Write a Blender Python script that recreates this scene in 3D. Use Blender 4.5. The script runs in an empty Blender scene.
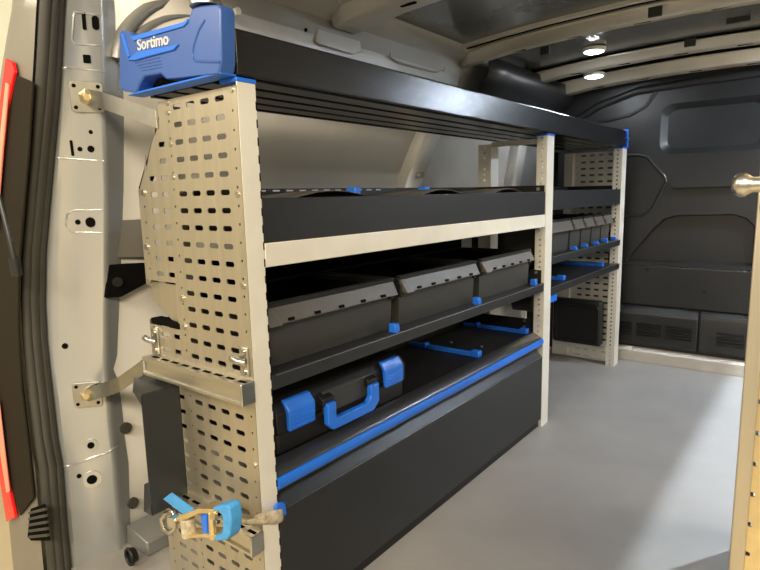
import bpy, bmesh, math, random
from mathutils import Vector, Matrix
from mathutils.bvhtree import BVHTree
from mathutils.geometry import tessellate_polygon
random.seed(7)
S = bpy.context.scene
COL = S.collection

# ------------------------------------------------------------------ camera
F = 571.46
CAM = Vector((.8912, -.7145, .9817))
ROT = (Matrix.Rotation(.6664, 3, 'Z') @ Matrix.Rotation(1.415, 3, 'X') @ Matrix.Rotation(-.0228, 3, 'Z'))
cam_d = bpy.data.cameras.new('camera'); cam_d.sensor_width = 36; cam_d.lens = F / 760 * 36
cam_d.clip_start = .02
cam = bpy.data.objects.new('camera', cam_d); COL.objects.link(cam)
cam.matrix_world = Matrix.Translation(CAM) @ ROT.to_4x4()
S.camera = cam

# ------------------------------------------------------------------ world, lights, exposure
S.view_settings.view_transform = 'Standard'; S.view_settings.look = 'None'
S.view_settings.gamma = 1; S.view_settings.use_curve_mapping = False
S.view_settings.exposure = 0.0
w = bpy.data.worlds.new('workshop_air'); S.world = w; w.use_nodes = True
w.node_tree.nodes['Background'].inputs[0].default_value = (1, .93, .8, 1)
w.node_tree.nodes['Background'].inputs[1].default_value = .36

def area(name, loc, target, sx, sy, power, col):
    d = bpy.data.lights.new(name, 'AREA'); d.shape = 'RECTANGLE'; d.size = sx; d.size_y = sy
    d.energy = power; d.color = col
    o = bpy.data.objects.new(name, d); COL.objects.link(o); o.location = loc
    o.rotation_euler = (Vector(target) - Vector(loc)).to_track_quat('-Z', 'Y').to_euler()
    return o
area('workshop_light', (2.5, -2.2, 2.4), (-.1, .4, .6), 1.6, .5, 150, (1, .83, .58))
area('workshop_light', (.6, -2.7, 2.2), (0, 1.2, .6), 1.2, .4, 75, (1, .84, .60))
area('workshop_light', (3.4, 2.0, 2.3), (0, 1.4, .7), 1.6, .6, 95, (1, .95, .86))
area('workshop_light', (-1.7, -2.2, 2.5), (-.4, 0, .7), 1.4, .4, 60, (1, .86, .66))
pl = bpy.data.lights.new('side_door_lamp', 'POINT'); pl.energy = 330; pl.color = (.80, .91, 1); pl.shadow_soft_size = .010
po = bpy.data.objects.new('side_door_lamp', pl); COL.objects.link(po); po.location = (1.52, 2.25, 2.0)

# ------------------------------------------------------------------ pixel -> ray helper (photo 760 x 570)
def at(px, py, ax, v):
    d = ROT @ Vector(((px - 380) / F, -(py - 285) / F, -1))
    a = 'xyz'.index(ax)
    return CAM + d * ((v - CAM[a]) / d[a])
def ray(px, py):
    return (ROT @ Vector(((px - 380) / F, -(py - 285) / F, -1))).normalized()

# ------------------------------------------------------------------ materials
def mat(name, col, rough=.5, metal=0., noise=0., scale=20., bump=0., stretch=(1, 1, 1), spec=.5, bscale=None):
    m = bpy.data.materials.new(name); m.use_nodes = True
    nt = m.node_tree; b = nt.nodes['Principled BSDF']
    b.inputs['Base Color'].default_value = (*col, 1); b.inputs['Roughness'].default_value = rough
    b.inputs['Metallic'].default_value = metal
    b.inputs['Specular IOR Level'].default_value = spec
    if noise or bump:
        tc = nt.nodes.new('ShaderNodeTexCoord'); mp = nt.nodes.new('ShaderNodeMapping')
        mp.inputs['Scale'].default_value = stretch
        nt.links.new(tc.outputs['Object'], mp.inputs[0])
        n = nt.nodes.new('ShaderNodeTexNoise'); n.inputs['Scale'].default_value = scale
        n.inputs['Detail'].default_value = 5
        nt.links.new(mp.outputs[0], n.inputs['Vector'])
        if noise:
            cr = nt.nodes.new('ShaderNodeValToRGB')
            cr.color_ramp.elements[0].position = .3; cr.color_ramp.elements[1].position = .7
            cr.color_ramp.elements[0].color = (*[c * (1 - noise) for c in col], 1)
            cr.color_ramp.elements[1].color = (*[min(1, c * (1 + noise)) for c in col], 1)
            nt.links.new(n.outputs[0], cr.inputs[0]); nt.links.new(cr.outputs[0], b.inputs['Base Color'])
        if bump:
            n2 = nt.nodes.new('ShaderNodeTexNoise'); n2.inputs['Scale'].default_value = bscale or scale * 6
            nt.links.new(mp.outputs[0], n2.inputs['Vector'])
            bp = nt.nodes.new('ShaderNodeBump'); bp.inputs['Strength'].default_value = bump
            bp.inputs['Distance'].default_value = .002
            nt.links.new(n2.outputs[0], bp.inputs['Height']); nt.links.new(bp.outputs[0], b.inputs['Normal'])
    return m
M = dict(
    alu=mat('brushed_aluminium', (.50, .46, .375), .36, .8, .07, 8, .05, (6, 6, .6)),
    cream=mat('pale_coated_profile', (.76, .74, .68), .45, .35, .04, 12),
    rail=mat('aluminium_rail', (.56, .54, .48), .28, .9, .05, 6, .05, (1, 20, 20)),
    zinc=mat('zinc_steel', (.55, .54, .51), .3, 1., .08, 30),
    anthra=mat('anthracite_powder_coat', (.013, .0142, .0162), .40, .0, .1, 14, .12, bscale=600),
    lip=mat('dark_satin_metal_lip', (.13, .13, .135), .28, .9, .1, 8, .05, (1, .1, 1)),
    fascia=mat('black_textured_aluminium', (.012, .0125, .014), .25, .0, .3, 9, .16, (1, .12, 1), bscale=420),
    black=mat('black_plastic', (.007, .007, .0075), .48, 0, .1, 20, .1, spec=.35, bscale=500),
    box=mat('dark_grey_sheet', (.022, .026, .031), .4, .2, .06, 10),
    binm=mat('bin_grey_plastic', (.031, .031, .030), .48, 0, .06, 15, .1, bscale=500),
    strip=mat('bin_front_grey', (.072, .067, .061), .45, 0, .08, 25, .05),
    blue=mat('blue_plastic', (.012, .135, .66), .38, 0, .05, 20),
    capblue=mat('blue_cap_plastic', (.030, .085, .31), .35, 0, .05, 12),
    webblue=mat('blue_webbing', (.05, .27, .62), .6, 0, .1, 60),
    web=mat('worn_beige_webbing', (.42, .37, .28), .85, 0, .35, 90, .5),
    brass_tint=mat('yellow_zinc_warm_sheen', (.72, .60, .36), .3, .85, .1, 40),
    logo=mat('silver_print', (.75, .78, .8), .25, .6),
    paint=mat('silver_grey_body_paint', (.46, .48, .50), .27, .55, .04, 5),
    paint_in=mat('grey_body_primer', (.70, .69, .67), .42, .2, .06, 6),
    skin=mat('pale_wall_skin', (.47, .465, .45), .5, .05, .06, 4),
    roofm=mat('dark_grey_roof_skin', (.24, .24, .23), .2, .5, .12, 5, .1, bscale=40),
    beam=mat('grey_roof_beam', (.62, .57, .48), .3, .35, .08, 8),
    taupe=mat('taupe_body', (.21, .20, .18), .4, .3, .05, 8),
    paint_dk=mat('grey_inner_body_paint', (.24, .245, .25), .35, .4, .08, 6),
    seal=mat('rubber_seal', (.034, .033, .030), .6, 0, .1, 20),
    bulk=mat('black_bulkhead_plastic', (.014, .014, .0145), .40, 0, .12, 10, .12, spec=.5, bscale=350),
    lens=mat('dark_lamp_lens', (.020, .017, .013), .6, spec=.05),
    red=mat('red_lamp_lens', (.75, .01, .012), .15),
    redpale=mat('pale_red_reflector', (.85, .30, .22), .2),
    white=mat('white_label', (.82, .82, .78), .5),
    sill=mat('pale_sill', (.60, .57, .52), .5, .1, .08, 10),
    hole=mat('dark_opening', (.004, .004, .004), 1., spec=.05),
    floor=mat('grey_floor_plate', (.29, .282, .275), .38, .0, .09, 3.5, .25, bscale=160),
    gwall=mat('cream_workshop_wall', (.86, .80, .58), .7, 0, .03, 3),
    gfloor=mat('workshop_floor', (.62, .53, .36), .5, 0, .08, 2),
)
mm = bpy.data.materials.new('led_light'); mm.use_nodes = True
bb = mm.node_tree.nodes['Principled BSDF']; bb.inputs['Emission Color'].default_value = (.90, .95, 1, 1)
bb.inputs['Emission Strength'].default_value = 170; M['led'] = mm
m3 = mm.copy(); m3.name = 'led_strip'; m3.node_tree.nodes['Principled BSDF'].inputs['Emission Strength'].default_value = 1300; m3.node_tree.nodes['Principled BSDF'].inputs['Emission Color'].default_value = (.72, .84, 1, 1); M['led_strip'] = m3

# ------------------------------------------------------------------ mesh builder
class MB:
    def __init__(s): s.v = []; s.f = []
    def add(s, vs, fs):
        o = len(s.v); s.v += [tuple(p) for p in vs]; s.f += [tuple(o + i for i in f) for f in fs]; return s
    def box(s, x0, x1, y0, y1, z0, z1):
        return s.hexa([(x0, y0, z0), (x1, y0, z0), (x1, y1, z0), (x0, y1, z0), (x0, y0, z1), (x1, y0, z1), (x1, y1, z1), (x0, y1, z1)])
    def hexa(s, p):
        return s.add(p, [(3, 2, 1, 0), (4, 5, 6, 7), (0, 1, 5, 4), (1, 2, 6, 5), (2, 3, 7, 6), (3, 0, 4, 7)])
    def tube(s, pts, r, n=8, closed=False, caps=True):
        pts = [Vector(p) for p in pts]; N = len(pts); vs = []; fs = []
        up = None
        for i, p in enumerate(pts):
            a = pts[i - 1] if (i or closed) else p; b = pts[(i + 1) % N] if (i < N - 1 or closed) else p
            t = (b - a).normalized()
            if up is None:
                up = t.orthogonal().normalized()
            up = (up - t * up.dot(t)).normalized(); sd = t.cross(up)
            rr = r[i] if isinstance(r, (list, tuple)) else r
            for k in range(n):
                q = 2 * math.pi * k / n
                vs.append(p + (up * math.cos(q) + sd * math.sin(q)) * rr)
        for i in range(N if closed else N - 1):
            j = (i + 1) % N
            for k in range(n):
                fs.append((i * n + k, i * n + (k + 1) % n, j * n + (k + 1) % n, j * n + k))
        if caps and not closed:
            fs.append(tuple(range(n - 1, -1, -1))); fs.append(tuple((N - 1) * n + k for k in range(n)))
        return s.add(vs, fs)
    def prism(s, poly, d):            # planar 3D polygon pushed along vector d (solid)
        poly = [Vector(p) for p in poly]; d = Vector(d); n = len(poly)
        vs = poly + [p + d for p in poly]
        tri = tessellate_polygon([poly])
        fs = [tuple(t) for t in tri] + [tuple(n + i for i in reversed(t)) for t in tri]
        fs += [(i, (i + 1) % n, n + (i + 1) % n, n + i) for i in range(n)]
        return s.add(vs, fs)
    def strip(s, rows, closed=False):          # grid of points
        n = len(rows[0]); vs = [p for r in rows for p in r]; fs = []
        for i in range(len(rows) - 1):
            for k in range(n - 1 + (1 if closed else 0)):
                fs.append((i * n + k, i * n + (k + 1) % n, (i + 1) * n + (k + 1) % n, (i + 1) * n + k))
        return s.add(vs, fs)
    def build(s, name, m, parent=None, bevel=0., smooth=None, solid=0., seg=2, offset=0):
        me = bpy.data.meshes.new(name); me.from_pydata([tuple(v) for v in s.v], [], s.f); me.validate()
        bm = bmesh.new(); bm.from_mesh(me); bmesh.ops.recalc_face_normals(bm, faces=bm.faces); bm.to_mesh(me); bm.free()
        me.materials.append(M[m] if isinstance(m, str) else m)
        o = bpy.data.objects.new(name, me); COL.objects.link(o)
        if parent is not None: o.parent = parent
        if solid:
            md = o.modifiers.new('thickness', 'SOLIDIFY'); md.thickness = solid; md.offset = offset
        if bevel:
            md = o.modifiers.new('bevel', 'BEVEL'); md.width = bevel; md.segments = seg; md.limit_method = 'ANGLE'; md.angle_limit = math.radians(35)
        if smooth is not None or bevel:
            a = math.radians(smooth if smooth is not None else 40)
            for p in me.polygons: p.use_smooth = True
            me.set_sharp_from_angle(angle=a)
        return o

def box(name, m, parent, x0, x1, y0, y1, z0, z1, bevel=.002):
    return MB().box(x0, x1, y0, y1, z0, z1).build(name, m, parent, bevel)
def thing(name, label, cat, loc=(0, 0, 0), group=None):
    o = bpy.data.objects.new(name, None); COL.objects.link(o); o.location = loc; o.empty_display_size = .1
    o['label'] = label; o['category'] = cat
    if group: o['group'] = group
    return o
def struct(o, label=None):
    o['kind'] = 'structure'
    if label: o['label'] = label
    return o
def tag(o, label, cat, group=None):
    o['label'] = label; o['category'] = cat
    if group: o['group'] = group
    return o
def reloc(root, loc):      # put an Empty at the thing's base, keep parts where they are in the world
    loc = Vector(loc); root.location = loc
    for c in COL.objects:
        if c.parent is root: c.location = c.location - loc
def disc(name, m, parent, c, n, r, h=.002, seg=14):
    c = Vector(c); n = Vector(n).normalized()
    return MB().tube([c - n * h, c + n * h], r, seg).build(name, m, parent, smooth=40)
def rrect(x0, x1, z0, z1, r, seg=5):
    p = []
    for cx, cz, a0 in ((x1 - r, z1 - r, 0), (x0 + r, z1 - r, 90), (x0 + r, z0 + r, 180), (x1 - r, z0 + r, 270)):
        for k in range(seg + 1):
            a = math.radians(a0 + 90 * k / seg); p.append((cx + r * math.cos(a), cz + r * math.sin(a)))
    return p

# ------------------------------------------------------------------ THE SETTING: van shell
def wx(z):      # inner face of the van side at height z (left wall leans in towards the roof)
    T = [(-.1, -.66), (0, -.65), (.25, -.64), (.4, -.635), (.73, -.605), (1.0, -.565), (1.21, -.54), (1.43, -.50), (1.62, -.42)]
    for (a, xa), (b, xb) in zip(T, T[1:]):
        if z <= b: return xa + (xb - xa) * (z - a) / (b - a)
    return T[-1][1]
struct(MB().box(-.75, 1.32, -.16, 2.80, -.03, 0).build('floor', 'floor'), 'grey textured load floor plate')
# left wall skin
zs = [-.03, .25, .4, .73, 1.0, 1.21, 1.36, 1.5, 1.62]
wl = MB().strip([[(wx(z) , .0, z), (wx(z), .6, z), (wx(z), 1.4, z), (wx(z), 2.2, z), (wx(z), 2.78, z)] for z in zs])
wall = struct(wl.build('wall_left', 'skin', None, 0, 60, .006), 'pale grey inner skin of the van side')
# right wall with side door opening
rw = MB()
rw.box(1.28, 1.31, -.1, 1.15, 0, 1.62).box(1.28, 1.31, 1.15, 2.62, 1.57, 1.62).box(1.28, 1.31, 2.62, 2.80, 0, 1.62)
struct(rw.build('wall_right', 'paint_in'), 'grey van side wall with open side door')
# bulkhead
YB = 2.75
bp = [(-.62, .0), (1.28, 0), (1.28, 1.60), (-.62, 1.60)]
win = rrect(.13, .625, 1.165, 1.43, .06)
low = [(-.02, .575), (.115, .76), (.165, .815), (.225, .838), (.5, .845), (.56, .825), (.6, .78), (.605, .575)]
bmb = MB()
def hole_plate(mb, outer, holes, y, depth):
    loops = [[Vector((x, 0, z)) for x, z in outer]] + [[Vector((x, 0, z)) for x, z in reversed(h)] for h, _ in holes]
    allp = [p for l in loops for p in l]
    tr = tessellate_polygon(loops)
    mb.add([(p.x, y, p.z) for p in allp], [tuple(t) for t in tr])
    for h, inset in holes:
        cx = sum(p[0] for p in h) / len(h); cz = sum(p[1] for p in h) / len(h); n = len(h)
        hx = max(abs(p[0] - cx) for p in h); hz = max(abs(p[1] - cz) for p in h)
        inn = [(cx + (x - cx) * (1 - inset / hx), cz + (z - cz) * (1 - inset / hz)) for x, z in h]
        vs = [(x, y, z) for x, z in h] + [(x, y + depth, z) for x, z in inn]
        mb.add(vs, [(i, (i + 1) % n, n + (i + 1) % n, n + i) for i in range(n)] + [tuple(range(n, 2 * n))])
hole_plate(bmb, bp, [(win, .03), (low, .014)], YB, .034)
bulk = struct(bmb.build('wall_front', 'bulk', None, 0, 25), 'black moulded plastic bulkhead with pressed panels')
def bt(x, z, dy=0): return (x, YB - dy, z)
MB().prism([bt(x, z) for x, z in rrect(.205, .52, .985, 1.03, .014)], (0, -.024, 0)).build('raised_bar', 'bulk', bulk, .006)
hexa = [(-.3, 1.172), (.02, 1.172), (.07, 1.158), (.165, 1.045), (.172, 1.015), (.16, .985), (.11, .87), (.06, .838), (-.3, .826)]
MB().tube([bt(x, z) for x, z in hexa], .009, 8).build('pressed_ridge', 'bulk', bulk, smooth=60)
MB().tube([bt(x, z) for x, z in [(-.35, 1.36), (-.15, 1.375), (-.03, 1.39), (.05, 1.43), (.1, 1.5), (.11, 1.55)]], .010, 8).build('pressed_ridge', 'bulk', bulk, smooth=60)
MB().tube([bt(x, z) for x, z in [(-.45, 1.2), (-.36, 1.38), (-.2, 1.46), (.0, 1.515), (.3, 1.53), (.7, 1.535), (1.2, 1.5)]], .022, 8).build('edge_ridge', 'bulk', bulk, smooth=60)
MB().prism([(-.4, YB, .56), (-.4, YB - .012, .55), (-.4, YB - .012, .33), (-.4, YB, .32)], (1.65, 0, 0)).build('lower_step_panel', 'bulk', bulk, .004)
MB().prism([(-.4, YB, .32), (-.4, YB - .035, .28), (-.4, YB - .035, .105), (-.4, YB, .08)], (.775, 0, 0)).build('kick_panel', 'bulk', bulk, .006)
MB().prism([(.383, YB, .325), (.383, YB - .03, .30), (.383, YB - .035, .28), (.383, YB - .035, .105), (.383, YB, .08)], (.8, 0, 0)).build('kick_panel', 'bulk', bulk, .006)
for sx, sz in ((.103, .534), (.392, .432)):
    disc('screw', 'black', bulk, bt(sx, sz, .014), (0, -1, 0), .012, .004)
slot = MB()
for k in range(5):
    slot.v = []; slot.f = []
proto = None
for x0, x1 in ((-.13, .04), (.065, .195), (.218, .348), (.468, .592)):
    for k in range(5):
        z = .226 - k * .0165 - (.004 if x0 > .4 else 0)
        m2 = MB().prism([bt(x0, z, .036), bt(x0, z - .004, .042), bt(x0, z - .010, .036)], (x1 - x0, 0, 0))
        m2.build('vent_slat', 'black', bulk)
struct(MB().prism([(-.35, 2.752, 0), (-.35, 2.70, 0), (-.35, 2.69, .066), (-.35, 2.752, .078)], (1.55, 0, 0)).build('trim_1', 'sill', None, .003), 'pale floor sill along the bulkhead')
p = [at(625.5, 346, 'y', 2.685), at(633, 346.5, 'y', 2.685), at(629, 351, 'y', 2.685)]
tag(MB().prism(p, (0, .004, 0)).build('sticker', 'white'), 'small white triangular sticker on the pale sill', 'sticker')

# roof skin + beams
rz = lambda x: 1.635 - .05 * ((x - .38) / .9) ** 2
rf = MB().strip([[(x, y, rz(x)) for y in (-.12, .5, 1.0, 1.7, 2.3, 2.78)] for x in (-.46, -.3, -.1, .15, .38, .62, .9, 1.15, 1.3)])
roof = struct(rf.build('ceiling', 'roofm', None, 0, 60, .006), 'bare dark grey metal roof skin')
def beam(n, y0, y1, drop, m='beam', flange=.02, x0=-.44, x1=1.28, slots=True, label=''):
    xs = [x0, x0 + .05, x0 + .12, x0 + .22, -.05, .2, .45, .75, 1.05, x1]
    rows = []
    for i, x in enumerate(xs):
        zt = rz(x) - .004; d = drop * (1.15 if i < 2 else 1.1 if i == 2 else 1)
        zb = zt - d; sq = .3 if i == 0 else 0.
        ya = y0; yb = y1
        rows.append([(x, ya - flange, zt), (x, ya - flange * .9, zt - .01), (x, ya, zt - .012), (x, ya + .016, zb), (x, ya + .03, zb - .006), (x, (ya + yb) / 2, zb - .002),
                     (x, yb - .03, zb - .006), (x, yb - .016, zb), (x, yb, zt - .012), (x, yb + flange * .9, zt - .01), (x, yb + flange, zt)])
    o = struct(MB().strip(rows).build('trim_%d' % n, m, None, 0, 45, .002), label)
    if slots:
        for x in (-.18, .05, .3, .55, .8):
            z = rz(x) - .004 - drop - .0035
            MB().prism([(x + a, (y0 + y1) / 2 + b, z) for a, b in rrect(-.03, .03, -.007, .007, .006, 3)], (0, 0, -.003)).build('oval_slot', 'hole', o)
    return o
beam(2, .745, .895, .048, 'paint_in', label='wide grey roof bow with oval slots')
beam(3, 1.575, 1.655, .045, label='roof bow ahead of the middle of the van')
beam(4, 2.24, 2.34, .04, label='roof bow beneath the front ceiling light')
beam(5, 2.60, 2.71, .06, label='front roof bow above the bulkhead')
for i, yy in enumerate((1.50, 1.73, 2.42)):
    o = struct(MB().tube([(x, yy, rz(x) - .006) for x in (-.40, -.2, 0, .3, .6, .9, 1.2)], .012, 6).build('trim_%d' % (6 + i), 'beam', None, 0, 50), 'rolled seam pressed into the roof skin')
for px, py, z, w_ in ((655, 16, 1.575, .022), (690, 46, 1.578, .022), (738, 22, 1.612, .04), (545, 54, 1.58, .02)):
    c = at(px, py, 'z', z); MB().box(c.x - w_, c.x + w_, c.y - .006, c.y + .006, z - .002, z + .03).build('roof_clip', 'seal', roof, .001)
for yy, m_, rr_ in ((1.535, 'hole', .006), (1.695, 'hole', .006), (2.205, 'hole', .006), (2.385, 'seal', .010), (2.56, 'hole', .008)):
    MB().tube([(x, yy, rz(x) - .008) for x in (-.38, -.2, 0, .3, .6, .9, 1.2)], rr_, 6).build('dark_gap_line', m_, roof, smooth=50)  # added dark tubes stand in for the dark gaps beside the bows
# cantrail: pressed box member along the left roof edge
rows = []
for y in (-.02, .3, .66, .9, 1.62):
    rows.append([(-.53, y, 1.30), (-.505, y, 1.315), (-.492, y, 1.36), (-.478, y, 1.46), (-.462, y, 1.535), (-.44, y, 1.56), (-.40, y, 1.575), (-.37, y, 1.60)])
rail = struct(MB().strip(rows).build('trim_9', 'paint_in', None, 0, 40, .004), 'grey pressed roof rail above the racking')
MB().tube([at(px, py, 'x', -.462) for px, py in ((390, 43), (391, 57), (398, 62), (436, 72), (444, 70), (445, 62), (440, 58), (398, 44))], .004, 6, True).build('pressed_outline', 'paint_in', rail, smooth=60)
MB().prism([at(px, py, 'x', -.468) for px, py in ((317, 19), (357, 30), (360, 52), (352, 55), (318, 45), (315, 42))], (.008, 0, 0)).build('bow_pad', 'paint_in', rail, .003)
for px, py in ((305, 30), (436, 65)):
    disc('hole', 'hole', rail, at(px, py, 'x', -.468), (1, 0, .2), .006, .006)
disc('rubber_plug', 'white', rail, at(234, 13, 'x', -.45), (1, 0, .1), .010, .02)
# black cab headlining trim
pts = [(453, 66), (470, 78), (480, 68), (500, 66), (540, 78), (575, 92), (610, 100)]
rows = []
for y in (1.68, 1.9, 2.2, 2.5, 2.76):
    rows.append([(-.52, y, 1.28), (-.45, y, 1.33), (-.42, y, 1.40), (-.40, y, 1.45), (-.37, y, 1.475), (-.35, y, 1.52), (-.35, y, 1.58)])
struct(MB().strip(rows).build('trim_10', 'bulk', None, 0, 40, .006), 'black plastic lining along the roof edge')
# vertical body rib on the left wall behind the rack
def wall_rib(n, y, w_, label):
    rows = []
    for z in (.0, .4, .8, 1.05, 1.25, 1.33):
        x = wx(z); yy = y + (.55 if n == 11 else .1) * (max(z, .9) - 1.24)
        rows.append([(x, yy - .01, z), (x + .05, yy, z), (x + .055, yy + .01, z), (x + .055, yy + w_ - .01, z), (x + .05, yy + w_, z), (x, yy + w_ + .03, z)])
    return struct(MB().strip(rows).build('trim_%d' % n, 'paint_in', None, 0, 40, .003), label)
r1 = wall_rib(11, 1.375, .115, 'pressed body pillar behind the upper tray')
disc('bolt', 'zinc', r1, at(420.5, 175, 'x', -.485), (1, 0, 0), .013, .012)
wall_rib(13, 2.3, .10, 'body pillar beside the bulkhead')

# rear door pillar -----------------------------------------------------------
OUT = [(66, -50), (62, 10), (60, 50), (57, 100), (53, 145), (49, 190), (44, 250), (43, 300), (45, 340), (48, 370), (52, 405), (56, 440), (61, 468), (65, 520), (70, 575), (78, 640)]
INN = [(103, -50), (106, 10), (107, 50), (108, 100), (109, 145), (110, 190), (110, 250), (110, 300), (110.5, 340), (111, 370), (114, 405), (117, 440), (120, 468), (123, 520), (126, 575), (132, 640)]
def yo(py): return -.080 - .055 * min(1.1, max(0, (py + 50) / 620))
rows = []; OUTP = []
for (ox, oy), (ix, iy) in zip(OUT, INN):
    y0 = yo(oy); r = []
    prof = [(-.03, .028), (0, .008), (.05, .001), (.12, -.004), (.24, -.002), (.5, 0), (.86, 0), (.95, .003), (1.0, .012)]
    for s_, dy in prof:
        px = ox + (ix - ox) * s_; yy = y0 + (0.0 - y0) * max(0, s_) + dy
        r.append(at(px, oy, 'y', yy))
    last = r[-1]; r += [Vector((last.x - .004, last.y + .02, last.z)), Vector((last.x - .06, last.y + .09, last.z))]
    rows.append(r); OUTP.append(r[0])
pmb = MB().strip(rows)
pil = struct(pmb.build('trim_14', 'paint', None, 0, 60), 'silver grey rear door pillar with punched holes')
bvh = BVHTree.FromPolygons([Vector(v) for v in pmb.v], pmb.f)
def onp(px, py):
    d = ray(px, py); h = bvh.ray_cast(CAM, d)
    if h[0] is None: return at(px, py, 'y', -.05), Vector((.6, -.8, 0))
    n = h[1]; n = n if n.dot(d) < 0 else -n
    return h[0], n
def frame(n):
    u = Vector((0, 0, 1)) - n * n.z; u.normalize(); return u, u.cross(n).normalized()
def flat_on(name, m, parent, px, py, w_, h_, r=.003, lift=.003, thick=.005):
    c, n = onp(px, py); u, sd = frame(n)
    return MB().prism([c + n * lift + sd * a + u * b for a, b in rrect(-w_ / 2, w_ / 2, -h_ / 2, h_ / 2, r, 3)], -n * thick).build(name, m, parent)
for px, py, w_, h_, r in ((84, 21, .008, .036, .002), (95.5, 23, .015, .030, .007), (87, 59, .016, .018, .002), (72, 148, .006, .036, .002)):
    flat_on('punched_slot', 'hole', pil, px, py, w_, h_, r)
for px, py, r in ((91, 132, .005), (80, 149, .0055), (91, 149, .008), (78, 222, .0065), (65, 346, .0075), (79, 476, .006), (99, 561, .008)):
    c, n = onp(px, py); disc('punched_hole', 'hole', pil, c, n, r, .0018)
flat_on('punched_slot', 'hole', pil, 91, 222, .022, .024, .010, .006, .008)
for px, py, r in ((91, 445, .009), (92, 479, .013)):
    c, n = onp(px, py)
    disc('embossed_ring', 'paint', pil, c, n, r * 1.9, .003); disc('punched_hole', 'hole', pil, c, n, r, .0042)
def pline(pp, r, name='seam', m='paint'):
    pts = []
    for a, b in zip(pp, pp[1:]):
        for k in range(5):
            t = k / 5; c, n = onp(a[0] + (b[0] - a[0]) * t, a[1] + (b[1] - a[1]) * t); pts.append(c)
    pts.append(onp(*pp[-1])[0]); MB().tube(pts, r, 6).build(name, m, pil, smooth=60)
pline([(60, 69), (68, 67), (105, 72)], .003); pline([(54, 157), (60, 158), (104, 161)], .0025)
pline([(60, 467), (72, 465), (108, 452), (117, 446)], .003)
pline([(108, 210), (74, 210), (67, 214), (66, 225), (72, 232), (108, 233)], .0028, 'pressed_outline')
pline([(106, 16), (74, 12), (72, 40), (76, 44), (106, 46)], .0025, 'pressed_outline')
# rubber seal: three bowed lips
def seal_path(t):
    res = []
    for (ox, oy) in OUT:
        inner = ox - 2; outer = ox - 19
        px = inner + (outer - inner) * t
        res.append(at(px, oy, 'y', yo(oy) - .004 - .04 * t))
    return res
sealr = thing('door_seal', 'dark rubber rear door seal bowed along the silver pillar', 'seal')
for t, r in ((.10, .013), (.48, .016), (.85, .013)):
    MB().tube(seal_path(t), r, 10).build('seal_lip', 'seal', sealr, smooth=60)
reloc(sealr, seal_path(.5)[-1])
# outer rear corner of the body
rows = []
for (ox, oy), lx in zip(OUT, (18, 12, 5, -3, -7, -10, -14, -16, -15, -12, -7, -2, 4, 9, 14, 20)):
    rows.append([at(ox - 22, oy, 'y', yo(oy) - .035), at(ox - 26, oy, 'y', yo(oy) - .055), at((ox - 26 + lx) / 2, oy, 'y', yo(oy) - .060), at(lx + 2, oy, 'y', yo(oy) - .058), at(lx, oy, 'y', yo(oy) - .045),
                 at(lx, oy, 'y', yo(oy) - .045) + Vector((-.02, .25, 0))])
body = struct(MB().strip(rows).build('trim_15', 'taupe', None, 0, 50, .002), 'grey outer rear corner of the van body')
def lamp_poly(pp, dy, m, name, parent, th):
    return MB().prism([at(px, py, 'y', yo(py) - .066 + dy) for px, py in pp], (0, th, 0)).build(name, m, parent, .002)
tl = thing('tail_light', 'tall dark tail light with red edge on the rear corner', 'light')
lamp_poly([(13, 74), (32, 82), (28, 150), (22, 220), (18, 270), (17.5, 330), (21, 390), (27, 440), (33, 498), (20, 516), (9, 480), (0, 420), (-8, 350), (-10, 300), (-7, 250), (0, 175), (5, 120)], 0, 'lens', 'dark_lens', tl, .006)
lamp_poly([(5, 58), (12, 62), (14, 72), (6, 110), (2, 150), (-3, 200), (-8, 250), (-11, 300), (-9, 350), (-4, 400), (3, 450), (9, 490), (15, 518), (6, 522), (-4, 460), (-12, 380), (-16, 300), (-12, 200), (-3, 120)], -.006, 'red', 'red_edge', tl, .008)
lamp_poly([(5, 82), (8, 84), (2, 150), (-4, 230), (-7, 230), (-2, 150)], -.010, 'redpale', 'reflector', tl, .004)
lamp_poly([(-5, 400), (-2, 400), (5, 460), (9, 492), (6, 493), (0, 455)], -.010, 'redpale', 'reflector', tl, .004)
MB().tube([at(-1, 195, 'y', -.21), at(8, 232, 'y', -.21), at(15, 263, 'y', -.205)], .006, 8).build('check_rod', 'box', tl, smooth=50)
MB().tube([at(14, 258, 'y', -.205), at(17, 275, 'y', -.20)], .012, 8).build('rod_end', 'box', tl, smooth=50)
reloc(tl, at(12, 515, 'y', yo(300) - .06))
vent = thing('body_vent', 'small black louvred air vent below the tail light', 'vent')
MB().prism([at(px, py, 'y', yo(540) - .064) for px, py in ((30, 509), (44, 504), (49, 541), (31, 541), (27, 537))], (0, .004, 0)).build('vent_frame', 'hole', vent, .002)
for k in range(5):
    MB().tube([at(29.5, 513 + 6 * k, 'y', yo(540) - .066), at(46 + k * .6, 509 + 6.5 * k, 'y', yo(540) - .066)], .004, 6).build('louvre', 'seal', vent, smooth=50)
reloc(vent, at(36, 541, 'y', yo(540) - .06))
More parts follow.
